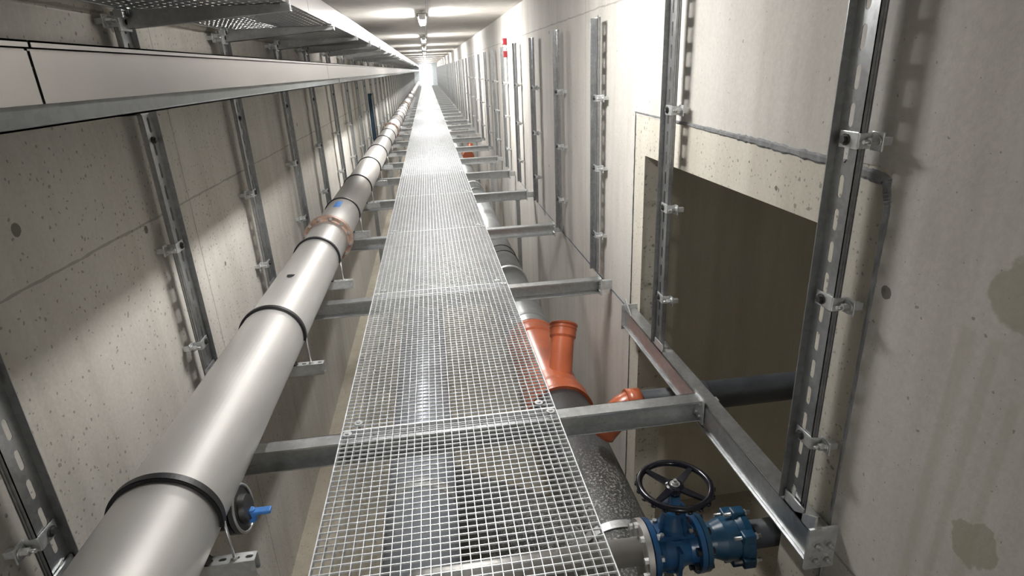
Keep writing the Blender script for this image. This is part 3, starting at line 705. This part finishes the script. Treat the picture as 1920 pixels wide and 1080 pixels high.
obj('body', MB().lathe((x0 + .03, 0, 0), (1, 0, 0), [(0, .074), (.03, .088), (.095, .088), (x1 - x0 - .06, .074)], 36).lathe(((x0 + x1)/2, 0, -.105), (0, 0, 1), [(0, .045), (.02, .062), (.13, .066), (.19, .062)], 28)
    .prism([((x0 + x1)/2 - .008, -.105, -.07), ((x0 + x1)/2 + .008, -.105, -.07), ((x0 + x1)/2 + .008, -.105, .06), ((x0 + x1)/2 - .008, -.105, .06)], (0, .05, 0)), 'blue', t, bevel=0)
xc = (x0 + x1)/2
bn = MB().box((xc - .075, -.055, .085), (xc + .075, .055, .105)).lathe((xc, 0, .105), (0, 0, 1), [(0, .060), (.02, .058), (.06, .045), (.085, .038), (.085, .050), (.10, .050), (.12, .026), (.165, .022)], 28)
for a in (.4, 1.97, 3.54, 5.11): bn.prism([(xc + math.cos(a)*.03, math.sin(a)*.03, .10), (xc + math.cos(a)*.075, math.sin(a)*.07, .105), (xc + math.cos(a)*.04, math.sin(a)*.04, .19)], (.008, .006, 0))
bo = obj('bonnet', bn, 'blue', t, bevel=.003)
bb = MB()
for (a, b_) in ((-.062, -.042), (.062, -.042), (-.062, .042), (.062, .042)): hexb(bb, (xc + a, b_, .105), (0, 0, 1), .010, .008); bb.cut()
obj('bolt', bb, 'zinc', bo)
bb = MB()
for q in range(8):
    a = 2*math.pi*(q + .5)/8
    hexb(bb, (x0 + .023, math.cos(a)*.104, math.sin(a)*.104), (1, 0, 0), .014, .014); bb.cut()
obj('bolt', bb, 'zinc', t)
bb = MB()
for q in range(8):
    a = 2*math.pi*(q + .5)/8
    hexb(bb, (x1 - .02, math.cos(a)*.098, math.sin(a)*.098), (-1, 0, 0), .015, .016); bb.cut(); hexb(bb, (x1 + .018, math.cos(a)*.098, math.sin(a)*.098), (1, 0, 0), .015, .02); bb.cut()
obj('bolt', bb, 'black_gloss', t)
zw = .315; cw = Vector((xc - .002, 0, zw))
hwm = MB().ring(cw, (0, 0, 1), .140, .0135, 56, 12)
for q in range(4):
    a = math.radians(38 + 90*q); e = Vector((math.cos(a), math.sin(a), 0)); s_ = Vector((-e.y, e.x, 0))
    p = [cw + e*.028 - s_*.016 - Vector((0, 0, .012)), cw + e*.134 - s_*.009 - Vector((0, 0, .004)), cw + e*.134 + s_*.009 - Vector((0, 0, .004)), cw + e*.028 + s_*.016 - Vector((0, 0, .012))]
    hwm.prism(p, (0, 0, .011))
hwm.lathe(cw + Vector((0, 0, -.03)), (0, 0, 1), [(0, .030), (.012, .036), (.030, .036), (.034, .028)], 28)
for q in range(20):      # finger grips under the rim
    a = 2*math.pi*q/20; hwm.cyl(cw + Vector((math.cos(a)*.146, math.sin(a)*.146, -.012)), cw + Vector((math.cos(a)*.146, math.sin(a)*.146, -.001)), .012, 8)
hwl = obj('handwheel', hwm, 'black_gloss', t)
obj('stem_nut', MB().lathe(cw + Vector((0, 0, .004)), (0, 0, 1), [(0, .020), (.004, .020), (.004, .013), (.012, .013), (.012, .007), (.022, .007)], 16), 'zinc', hwl)
obj('stem', MB().cyl((xc, 0, .265), (xc, 0, .30), .013, 14), 'zinc', t)
t = thing('flange_adaptor', 'dark blue flange adaptor bolted to the right of the gate valve', 'pipe fitting', W(VX, VY, VZ))
x2 = L(.636)
obj('body', MB().lathe((x2, 0, 0), (1, 0, 0), [(0, .116), (.020, .116), (.022, .062), (.06, .070), (.10, .086), (.155, .092)], 40), 'blue_d', t)
f = obj('clamp_ring', MB().lathe((x2 + .155, 0, 0), (1, 0, 0), [(0, .098), (.022, .112), (.05, .112), (.06, .092), (.075, .062)], 40), 'blue_d', t)
bb = MB()
for q in range(6):
    a = 2*math.pi*(q + .3)/6; cx_, cz_ = math.cos(a)*.106, math.sin(a)*.106
    f2 = bb; f2.box((x2 + .150, cx_ - .022, cz_ - .022), (x2 + .205, cx_ + .022, cz_ + .022)); f2.cut()
obj('lug', bb, 'blue_d', f, bevel=.006)
bb = MB()
for q in range(6):
    a = 2*math.pi*(q + .3)/6; cx_, cz_ = math.cos(a)*.106, math.sin(a)*.106
    bb.cyl((x2 + .12, cx_, cz_), (x2 + .235, cx_, cz_), .008, 8); hexb(bb, (x2 + .205, cx_, cz_), (1, 0, 0), .014, .012); bb.cut()
obj('bolt', bb, 'zinc', f)
t = thing('outlet_pipe', 'weathered dark pipe end from the blue adaptor into the opening', 'pipe', W(VX, VY, VZ))
obj('pipe_length', MB().cyl((x2 + .226, 0, 0), (L(1.75), 0, 0), .058, 32), 'dark_pipe', t)

# ---------------------------------------------------------------- small fittings
t = thing('air_valve', 'dark flanged valve with a blue lever tucked under the steel pipe', 'valve', W(-.525, 1.15, -.925)); t.scale = (1.2, 1.2, 1.2)
obj('body', MB().lathe((-.09, 0, -.0), (1, 0, .15), [(0, .03), (.03, .045), (.07, .05), (.09, .05), (.09, .068), (.105, .068)], 28), 'black_gloss', t)
obj('flange', MB().lathe((.018, 0, .016), (1, 0, .15), [(0, .070), (.012, .070), (.012, .04), (.03, .036)], 28), 'bolt', t)
obj('rim_ring', MB().ring((.032, 0, .018), (1, 0, .15), .066, .004, 32, 8), 'zinc', t)
obj('lever', MB().box((.04, -.012, -.005), (.105, .012, .006)).cyl((.05, 0, -.03), (.05, 0, .012), .012, 12), 'blue_tape', t, bevel=.003)
obj('mount', MB().cyl((-.05, 0, .0), (-.05, 0, .055), .02, 12), 'black_gloss', t)
t = thing('wall_panel', 'narrow dark blue panel standing against the left wall in the distance', 'panel', W(XL + .012, 9.3, -.95))
obj('panel_sheet', MB().box((-.012, 0, 0), (.05, .55, 1.0)), 'blue_d', t, bevel=.004)
obj('panel_frame', MB().box((.05, 0, 0), (.062, .04, 1.0)).box((.05, .51, 0), (.062, .55, 1.0)).box((.05, 0, .96), (.062, .55, 1.0)), 'black_gloss', t)
obj('cable_bundle', MB().sweep([(.07, -.05, .02), (.10, -.12, -.05), (.07, -.2, -.02), (.08, -.28, -.1)], .035, 12), 'rubber', t)
for z, lab in ((.235, 'upper of two small red boxes on the right wall'), (.115, 'lower of two small red boxes on the right wall')):
    t = thing('alarm_box', lab, 'alarm box', W(XR, 6.42, z), 'red boxes on the right wall')
    obj('case', MB().box((-.06, -.075, -.04), (0, .075, .05)), 'red', t, bevel=.006)
    obj('front_disc', MB().cyl((-.060, 0, .004), (-.068, 0, .004), .025, 16), 'white_mark', t)
tag(obj('anchor_hook', MB().cyl(W(XR - .012, 9.6, -1.2), W(XR + .002, 9.6, -1.2), .01, 8), 'zinc'), 'tiny anchor bolt low on the right wall in the distance', 'bolt')

cb_ = MB().sweep([W(XR - .003, 2.34, -1.083), W(XR - .003, 4.0, -1.086), W(XR - .003, 6.2, -1.083)], .0025, 8)
tag(obj('guide_wire', cb_, 'blue_d'), 'thin dark wire running along the right wall just below the channel ends', 'wire')
